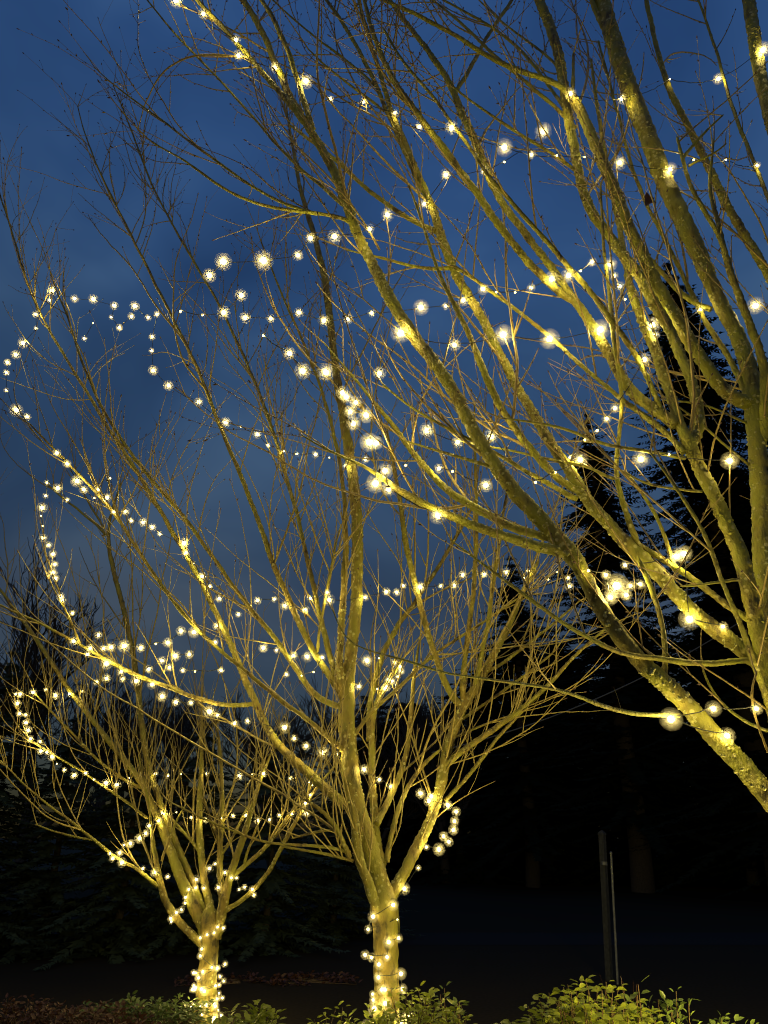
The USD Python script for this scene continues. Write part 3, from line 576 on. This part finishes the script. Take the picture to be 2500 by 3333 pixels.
light_string(B, "string of lights ending in a hook right of the middle tree's stems", "3 1138,1405/m 1195,1415/s 1237,1520/s 1267,1440/m 1327,1443/l 1303,1525/t 1355,1510/t 1392,1447/m 1550,1572/m 1585,1460/l 1637,1450/t 1630,1583/t 6 45,97/m 70,115/s 74,135/m 60,158/s 35,177/m 18,172/s 10,205/m 2,208/m")
light_string(C, "string of lights in a big arc round the far left edge of the smallest tree", "3 358,1592/s 301,1604/m 240,1610/l 197,1585/s 142,1597/l 88,1605/m 68,1605/s 75,1645/m 5 85,318/m 112,323/s 112,358/m 122,390/m 132,428/m 173,440/s 177,480/m 203,485/s 225,505/m 245,535/t 278,562/s 320,585/m 370,575/s 405,603/t 458,618/l 505,625/l 558,597/t 671,578/m 726,587/s 783,580/t 893,578/s 1035,588/l 1090,580/t 1138,578/m 1255,597/s 1353,577/s")
light_string(C, "string of lights with a straight slanting bright run left of the smallest tree's crown", "5 1335,615/t 1350,628/t 1340,670/s 1320,705/m 1323,750/l 1262,752/s 1207,757/s 1165,777/m 1112,780/m 1062,758/s 1007,760/s 957,770/t 890,777/m 828,767/s 762,745/t 705,748/l 685,780/m 643,803/m 630,835/m 603,857/l 563,880/m 535,886/s 517,920/m 475,922/s 487,945/m 527,962/l 618,988/s 667,1005/m 724,1023/s")
light_string(C, "string of lights in a ring round the low fork of the smallest tree", "5 1097,1102/m 1090,1077/m 1057,1068/m 1032,1078/s 1022,1028/s 1000,1028/m 972,1005/m 943,1070/l 930,967/s 905,988/l 880,1072/m 848,1035/l 845,1070/m 815,1078/m 802,1112/m 800,1137/m 783,1166/m 762,1178/m 737,1203/m 740,1217/s", dim="_soft")
light_string(C, "string of lights wound round the trunk of the smallest tree", "5 965,1245/m 940,1240/m 925,1265/m 895,1273/m 865,1287/m 872,1335/m 865,1365/m 915,1415/m 942,1415/s 858,1460/m 845,1503/m 838,1493/s 883,1518/l 947,1490/s 938,1550/m 890,1577/l 930,1582/m 837,1575/s 873,1618/m 925,1632/l 920,1650/m 860,1680/m 935,1700/m", dim="_soft")
light_string(B, "string of lights wound round the trunk of the middle tree", "6 148,985/s 88,1075/l 40,1145/l 5 1612,1195/l 1590,1250/m 6 58,1208/t 63,1288/m 20,1305/l 13,1370/m 5 1577,1360/m 1605,1372/m 1637,1402/m 1635,1458/m 6 73,1442/l 80,1508/m 5,1510/m 5 1648,1510/m 1610,1530/s 1612,1555/s 1617,1593/l 6 5,1570/l 85,1638/m 60,1690/m 5 1640,1720/m 6 50,1760/l", dim="_soft")
light_string(B, "string of lights in a hook round the right fork of the middle tree", "6 158,663/m 205,675/m 193,697/m 275,713/m 312,742/m 305,783/m 300,820/m 257,848/m 280,872/m 237,905/l 183,895/s")
for tr, lab, y0 in ((B, "added turns of lights at the foot of the middle tree, lighting the yellow-green leaves that hide them", 6.2), (C, "added turns of lights at the foot of the smallest tree, lighting the shrubs round it", 8.4)):
    foot = []  # mostly hidden bulbs, added to brighten the shrubs
    for q in range(22):
        a = q * 0.9; foot.append(((tr.X + 0.15 * math.cos(a), y0 + 0.15 * math.sin(a), 0.06 + 0.020 * q), ("l" if tr is B else "s") if q % 2 else ("m" if tr is B else "s")))
    light_string(tr, lab, "", pts3=foot)
# unseen string on the near trunk, made extra bright to light the shrubs
unseen_wind = []
for q in range(120):
    u = q / 119.0; a = u * 15.2 * 2 * math.pi
    rr = 0.19 - 0.04 * u
    unseen_wind.append(((2.12 + rr * math.cos(a) + 0.03 * u, 3.8 + rr * math.sin(a), 0.15 + 1.45 * u), "w"))
light_string(A, "unseen extra bright string of lights, added to light the shrubs, wound round the nearest tree's trunk at the right edge", "", pts3=unseen_wind)

# ------------------------------------------------------------------ ground, road
def sheet(name, x0, x1, y0, y1, z, mat, n=24, amp=0.0):
    xs, ys = np.linspace(x0, x1, n), np.linspace(y0, y1, n)
    X, Yg = np.meshgrid(xs, ys, indexing="ij")
    Z = z + amp * (meshkit.noise(np.stack([X * 0.4, Yg * 0.4, X * 0], -1)) - 0.5)
    v = np.stack([X, Yg, Z], -1).reshape(-1, 3)
    i, j = np.meshgrid(np.arange(n - 1), np.arange(n - 1), indexing="ij")
    q = np.stack([i * n + j, (i + 1) * n + j, (i + 1) * n + j + 1, i * n + j + 1], -1).reshape(-1, 4)
    tag(part(None, name, (v, np.vstack([q[:, [0, 1, 2]], q[:, [0, 2, 3]]])), mat), kind="structure")
sheet("ground", -120, 120, -20, 150, 0.0, SOIL, 30)
sheet("road", -40, 60, 13.5, 15.0, 0.004, ASPHALT, 16)

# ------------------------------------------------------------------ background trees
def conifer(label, X, Y, H, Rb, seed, mat, name="fir_tree", density=1.0, droop=0.35, bare=0.0, gaps=0.15, spray=0.30, group=None, shape=0.8):
    rng = np.random.default_rng(seed)
    t = thing(name, label, "tree", (X, Y, 0), group)
    z = np.linspace(0, H, 14)
    P = np.column_stack([X + 0.05 * np.sin(z), Y + 0 * z, z])
    part(t, "trunk", tube(P, np.linspace(0.022 * H, 0.01, 14), 8), DARKBARK)
    V, F, n = [], [], 0
    zz = bare
    while zz < H - 0.02:
        u = (zz - bare) / (H - bare)
        ln0 = Rb * (1 - u) ** shape + 0.06; sp = spray * min(1.0, 0.3 + ln0 * 0.8)
        for _ in range(rng.poisson(7.5 * density * min(1.0, 0.35 + 0.8 * Rb * (1 - u) ** shape))):
            if rng.random() < gaps: continue
            az = rng.uniform(0, 2 * math.pi); ln = ln0 * rng.uniform(0.55, 1.12)
            d = np.array([math.cos(az), math.sin(az), rng.uniform(-0.1, 0.25)])
            m = max(4, int(ln / (spray * 0.5)))
            s = np.linspace(0.12, 1, m)
            c = np.array([X, Y, zz]) + np.outer(s * ln, d); c[:, 2] -= droop * ln * s ** 1.8; c[:, 2] += 0.12 * ln * s ** 4
            side = np.array([-math.sin(az), math.cos(az), 0])
            for q in range(m):
                w = sp * (0.5 + 0.9 * (1 - s[q])) * rng.uniform(0.7, 1.3)
                for sg in (-1, 1):
                    tipv = c[q] + sg * side * w + d * w * rng.uniform(0.3, 0.9) + np.array([0, 0, -rng.uniform(0.05, 0.5) * w])
                    mid = c[q] + sg * side * w * 0.5 + d * w * 0.1 + np.array([0, 0, rng.uniform(-0.2, 0.1) * w])
                    wid = d * w * rng.uniform(0.22, 0.4) + np.array([0, 0, -0.25 * w * rng.random()])
                    V += [c[q] - wid * 0.4, mid - wid, tipv, mid + wid * 0.8, c[q] + wid * 0.4]; F += [(n, n + 1, n + 4), (n + 1, n + 3, n + 4), (n + 1, n + 2, n + 3)]; n += 5
            if True:
                w = sp
                V += [c[-1] - side * w * 0.3, c[-1] + d * w * 0.9 - [0, 0, 0.1 * sp], c[-1] + side * w * 0.3]; F += [(n, n + 1, n + 2)]; n += 3
        zz += 0.34 / density ** 0.5
    # leading shoot
    part(t, "crown", (np.array(V), np.array(F)), mat, smooth=False)
    return t
def spire(px, py, Y):
    p = place(px, py, Y); return p[0], Y, p[2]
def groundx(px, Y):
    """x of what stands at picture column px near the horizon, at distance Y."""
    return place(px, 2690, Y)[0]
conifer("tall dark fir whose tip rises behind the thick limbs at right", *spire(2172, 850, 22), 4.8, 1, NEEDLE, gaps=0.12, spray=0.21, density=1.7, bare=1.5)
conifer("dark fir at the far right edge behind the nearest tree", *spire(2470, 1130, 20), 4.4, 2, NEEDLE, gaps=0.22, spray=0.20, density=1.6, bare=1.5)
conifer("lower dark fir left of the tall fir, behind the hanging twigs", *spire(1905, 1340, 24), 4.2, 3, NEEDLE, gaps=0.1, spray=0.21, density=1.6, bare=1.8)
conifer("lowest dark fir just right of the middle tree's crown", *spire(1660, 1800, 26), 4.0, 4, NEEDLE, gaps=0.1, spray=0.20, density=1.6, bare=1.2)
conifer("dark fir between the tall fir and the right edge", *spire(2330, 1350, 25), 3.6, 5, NEEDLE, gaps=0.15, spray=0.21, density=1.7, bare=1.2)
conifer("broad low fir closing the gap under the tall fir", groundx(2080, 28), 28, 9.5, 4.2, 61, NEEDLE, gaps=0.08, spray=0.26, density=1.4, bare=0.3, shape=0.6)
conifer("broad low fir right of the grey posts", groundx(2420, 27), 27, 9.0, 4.2, 62, NEEDLE, gaps=0.1, spray=0.26, density=1.4, bare=0.3, shape=0.6)
conifer("broad low fir left of the grey posts", groundx(1780, 30), 30, 8.6, 4.4, 63, NEEDLE, gaps=0.08, spray=0.26, density=1.4, bare=0.3, shape=0.6)
conifer("low dark fir right behind the middle tree's right fork", groundx(1490, 29), 29, 6.6, 4.0, 64, NEEDLE, gaps=0.08, spray=0.26, density=1.4, bare=0.3, shape=0.6)
conifer("low dark fir behind the middle tree's trunk", groundx(1200, 31), 31, 6.8, 4.2, 65, NEEDLE, gaps=0.08, spray=0.26, density=1.4, bare=0.3, shape=0.6)
for k, (px, H, lab) in enumerate([(1330, 7.0, "dark fir of the farthest row, seen between the middle tree's stems"), (1600, 8.4, "dark fir of the farthest row, left of the overhead cable's low end"), (1870, 9.6, "dark fir of the farthest row, over the metal post"), (2150, 10.5, "dark fir of the farthest row, under the nearest tree's lowest limb"), (2420, 10.5, "dark fir of the farthest row, at the right edge")]):
    conifer(lab, groundx(px, 34), 34, H, 5.2, 70 + k, NEEDLE, gaps=0.02, spray=0.34, density=1.9, bare=0.1, shape=0.45, group="farthest row of firs")
for k, (px, Y, H, R_, lab) in enumerate([(-60, 12.5, 4.5, 1.9, "dark green conifer at the far left edge, tallest of the hedge"), (190, 13.0, 3.6, 1.7, "dark green conifer in the hedge left of the smallest tree"),
        (420, 12.8, 3.3, 1.6, "dark green conifer in the hedge behind the slanting run of lights"), (640, 13.4, 3.5, 1.7, "dark green conifer directly behind the smallest tree's trunk"),
        (880, 13.2, 3.1, 1.7, "dark green conifer in the gap between the two lit trunks"), (1090, 14.5, 2.9, 1.5, "last dark green conifer of the hedge, just left of the middle trunk")]):
    conifer(lab, groundx(px, Y), Y, H, R_, 40 + k, CYPRESS, name="hedge_conifer", density=2.6, droop=0.3, gaps=0.05, spray=0.12, group="conifers in the dark hedge", shape=0.6)

def bare_tree(label, X, Y, H, seed, spread=0.8, name="bare_tree", r0=0.16, levels=5, mat=DARKBARK, group=None, trunk_h=0.25):
    rng = np.random.default_rng(seed); t = thing(name, label, "tree", (X, Y, 0), group)
    tr, br = [], []
    def grow(p, d, ln, r, lev):
        m = 5; pts = [p]; q = p.copy(); dd = d.copy()
        for i in range(m):
            dd = dd + rng.normal(size=3) * 0.10; dd[2] += 0.05; dd /= np.linalg.norm(dd); q = q + dd * ln / m; pts.append(q)
        (tr if lev == 0 else br).append(tube(pts, np.linspace(r, r * 0.6, m + 1), 6 if lev < 2 else 3, False))
        if lev >= levels: return
        for _ in range(rng.integers(3, 6) if lev else 8):
            i = rng.integers(2, m + 1)
            w = rng.normal(size=3); w -= dd * (w @ dd); w /= np.linalg.norm(w)
            nd = dd * math.cos(0.6 * spread) + w * math.sin(rng.uniform(0.35, 0.9) * spread); nd[2] += 0.12; nd /= np.linalg.norm(nd)
            grow(pts[i], nd, ln * rng.uniform(0.6, 0.9) * (1.2 if lev == 0 else 0.85), max(0.011, r * rng.uniform(0.45, 0.62)), lev + 1)
    grow(np.array([X, Y, -0.05]), np.array([0, 0, 1.0]), H * trunk_h, r0, 0)
    part(t, "trunk", merge(tr), mat); part(t, "crown", merge(br), mat)
bare_tree("bare dark tree far off at the left edge, against the dusk sky", groundx(95, 24), 24, 11.6, 5, 0.95, r0=0.2)
bare_tree("bare dark tree far off, right of the left-edge tree", groundx(290, 27), 27, 9.6, 6, 0.9, r0=0.18)
bare_tree("bare dark tree far off behind the smallest tree's upper stem", groundx(560, 30), 30, 9.6, 7, 0.9, r0=0.18)
bare_tree("bare dark tree far off behind the middle tree's left limbs", groundx(900, 30), 30, 8.8, 8, 0.95, r0=0.18)
bare_tree("bare dark tree far off behind the middle tree's upright stems", groundx(1230, 29), 29, 9.2, 9, 0.95, r0=0.18)
bare_tree("bare dark tree far off, between the middle tree and the firs", groundx(1450, 28), 28, 9.6, 10, 0.95, r0=0.18)

# ------------------------------------------------------------------ shrubs
LEAFV = np.array([(0, 0, 0), (0.30, 0.24, 0.05), (0.68, 0.22, 0.03), (1.0, 0, -0.08), (0.68, -0.22, 0.03), (0.30, -0.24, 0.05), (0.5, 0, -0.02)])
LEAFF = np.array([(0, 6, 1), (1, 6, 2), (2, 6, 3), (3, 6, 4), (4, 6, 5), (5, 6, 0)])
def shrub(label, px, top, Y, width, n_stem, leaf, mat, seed, cat="shrub", name="leafy_shrub", height=None, depth_y=0.35, per=16, wide=1.0, parts=0, upright=0.5):
    """Stems from the ground at distance Y; the top reaches picture row `top` at column px; width in metres."""
    rng = np.random.default_rng(seed)
    peak = place(px, top, Y); h = peak[2] if height is None else height
    X = peak[0]
    t = thing(name, label, cat, (X, Y, 0))
    stems, leaves = [], []
    for k in range(n_stem):
        a = rng.uniform(-1, 1); b = rng.uniform(-1, 1)
        foot = np.array([X + a * width * 0.25, Y + b * depth_y * 0.4, 0.0])
        hh = h * (1 - 0.35 * abs(a) ** 1.6) * rng.uniform(0.72, 1.0)
        tip = np.array([X + a * width * 0.5, Y + b * depth_y, hh])
        m = 7; u = np.linspace(0, 1, m)[:, None]
        pts = foot + (tip - foot) * u + rng.normal(size=(m, 3)) * 0.012 * u; pts[:, 2] = foot[2] + (tip[2] - foot[2]) * u[:, 0] ** 0.85
        stems.append(tube(pts, np.linspace(0.006, 0.002, m), 4, False))
        for q in range(per):
            f_ = 1 - 0.62 * (q / per) ** 1.2
            x = f_ * (m - 1); i = min(m - 2, int(x)); c = pts[i] + (pts[i + 1] - pts[i]) * (x - i)
            az = q * 2.4 + rng.uniform(-0.5, 0.5)
            d = np.array([math.cos(az), math.sin(az), rng.uniform(-0.2, 0.9) * upright * 2]); d /= np.linalg.norm(d)
            nrm = np.array([0, 0, 1.0]) + rng.normal(size=3) * 0.45; s_ = np.cross(nrm, d); s_ /= np.linalg.norm(s_); nn = np.cross(d, s_)
            L_ = leaf * rng.uniform(0.6, 1.2)
            c = c + d * leaf * 0.35
            v = c + L_ * (LEAFV[:, :1] * d + LEAFV[:, 1:2] * wide * s_ + LEAFV[:, 2:3] * nn * rng.uniform(0.5, 2.5))
            leaves.append((v, LEAFF))
    part(t, "stems", merge(stems), STEM)
    if parts:
        leaves.sort(key=lambda l: -(l[0][:, 2].mean() - 0.8 * l[0][:, 1].mean()))
        for v, f in leaves[:parts]: part(t, "leaf", (v, f), mat)
        leaves = leaves[parts:]
    if leaves: part(t, "foliage", merge(leaves), mat, kind="stuff")
    return t
# large yellow-green shrub, right of centre
shrub("large bright yellow-green leafy shrub in front of the grey posts", 1920, 3195, 4.7, 1.1, 230, 0.052, LEAF_Y, 1, parts=300, per=19, wide=1.25, upright=0.22)
shrub("yellow-green shrub lapping the foot of the middle tree's trunk", 1350, 3240, 5.6, 1.0, 150, 0.050, LEAF_Y, 2, parts=250, per=18, upright=0.4)
shrub("low yellow-green leaves left of the middle tree's foot", 1120, 3285, 5.75, 0.7, 36, 0.06, LEAF_Y, 3, parts=60, per=12)
shrub("bright yellow-green tuft right of the smallest tree's foot", 800, 3285, 7.4, 0.6, 30, 0.085, LEAF_Y, 4, parts=60, per=10)
shrub("dull green shrub with upright leaf sprays at the right", 2190, 3205, 4.9, 0.95, 60, 0.048, LEAF_D, 5, per=16, upright=1.2, parts=60)
shrub("thin sparse sprig of leaves near the bottom right corner", 2400, 3240, 4.9, 0.55, 14, 0.055, LEAF_D, 6, per=9, upright=1.0, parts=30)
shrub("single tall leafy shoot standing above the large bright shrub", 2070, 3178, 4.85, 0.06, 2, 0.06, LEAF_D, 7, per=6, parts=8, depth_y=0.05)
shrub("olive green shrub left of the smallest tree's trunk", 470, 3255, 8.0, 1.3, 60, 0.06, LEAF_D, 8, per=16, parts=60)
shrub("russet low shrub at the bottom left corner", 110, 3255, 7.6, 1.6, 90, 0.05, LEAF_R, 9, per=16)
shrub("russet low shrub between the left corner and the olive shrub", 300, 3275, 7.3, 1.1, 60, 0.05, LEAF_R, 10, per=16)
shrub("dark russet shrub standing behind the two lit trunks", 870, 3190, 10.5, 2.2, 60, 0.07, LEAF_R, 11, per=14)
shrub("dim small-leaved shrub just right of the middle trunk", 1450, 3225, 6.3, 0.5, 10, 0.05, LEAF_D, 12, per=10)
shrub("lone small sprig standing in the dark gap between the shrubs", 1655, 3290, 5.0, 0.08, 2, 0.04, LEAF_D, 13, per=5, depth_y=0.05)
shrub("low yellow-green leaves along the bottom between trunk and large shrub", 1560, 3305, 5.0, 0.9, 50, 0.06, LEAF_Y, 14, per=12, parts=40)
# small red strap-leaved plant
def strap_plant(label, px, top, Y, n, seed):
    rng = np.random.default_rng(seed); peak = place(px, top, Y); t = thing("strap_plant", label, "plant", (peak[0], Y, 0))
    for k in range(n):
        az = rng.uniform(0, 6.28); ln = peak[2] * rng.uniform(0.8, 1.05)
        u = np.linspace(0, 1, 6); out = 0.16 * rng.uniform(0.3, 1.0)
        c = np.column_stack([peak[0] + math.cos(az) * out * u ** 2, Y + math.sin(az) * out * u ** 2, ln * u])
        w = 0.007 * (1 - u * 0.9)[:, None] * np.array([-math.sin(az), math.cos(az), 0])
        v = np.vstack([c - w, c + w]); f = []
        for i in range(5): f += [(i, i + 1, 7 + i), (i, 7 + i, 6 + i)]
        part(t, "leaf", (v, np.array(f)), LEAF_R)
strap_plant("spiky dark red strap-leaved plant behind the large bright shrub", 2035, 3195, 5.2, 14, 5)

# ------------------------------------------------------------------ posts, cable, dead leaf
def post(label, top, foot, Y, r, mat, name, square=False):
    p = place(*top, Y); f = place(*foot, Y); d = (p - f) / (p[2] - f[2]); f = f - d * f[2]; t = thing(name, label, "post", (f[0], Y, 0))
    n = 4 if square else 12; k = math.sqrt(2) if square else 1.0
    part(t, "shaft", tube([f - d * 0.05, f + (p - f) * 0.5, p], r * k, n), mat, smooth=30)
    part(t, "cap", tube([p, p + d * 0.025, p + d * (0.06 if square else 0.03)], [r * k * 1.2, r * k * 1.1, r * 0.2], n), mat, smooth=30)
    if square: part(t, "bracket", tube([p - d * 0.35 - [0, r * 1.2, 0], p - d * 0.31 - [0, r * 1.2, 0]], r * 1.1, 8), POSTMETAL, smooth=30)
post("square weathered wooden post, left one of the two in the dark", (1960, 2718), (1985, 3206), 10.5, 0.034, POSTWOOD, "wooden_post", True)
post("thin round metal post, right one of the two in the dark", (1989, 2780), (2011, 3206), 10.3, 0.014, POSTMETAL, "metal_post")
a, b = place(1600, 2380, 14.0), place(2330, 2055, 14.0)
u = np.linspace(-0.25, 1.4, 24)[:, None]
w = a + (b - a) * u; w[:, 2] += -0.25 + 0.25 * ((u[:, 0] - 0.5) * 2) ** 2 * 0.6
tag(part(None, "overhead_cable", tube(w, 0.012, 6), POSTMETAL), "thin grey cable slanting across the dark right of the middle tree", "cable")
lp = place(2110, 650, 3.75)
lv = np.array([(0, 0, 0.07), (0.035, 0.01, 0.02), (0.055, 0, -0.03), (0.02, -0.02, -0.045), (-0.02, 0.015, -0.04), (-0.025, -0.01, 0.02), (0.01, 0.03, 0.0)])
lf = np.array([(0, 6, 1), (1, 6, 2), (2, 6, 3), (3, 6, 4), (4, 6, 5), (5, 6, 0)])
tag(part(None, "dead_leaf", (lp + lv, lf), DEADLEAF), "curled brown dead leaf caught on a thin branch at upper right", "leaf")
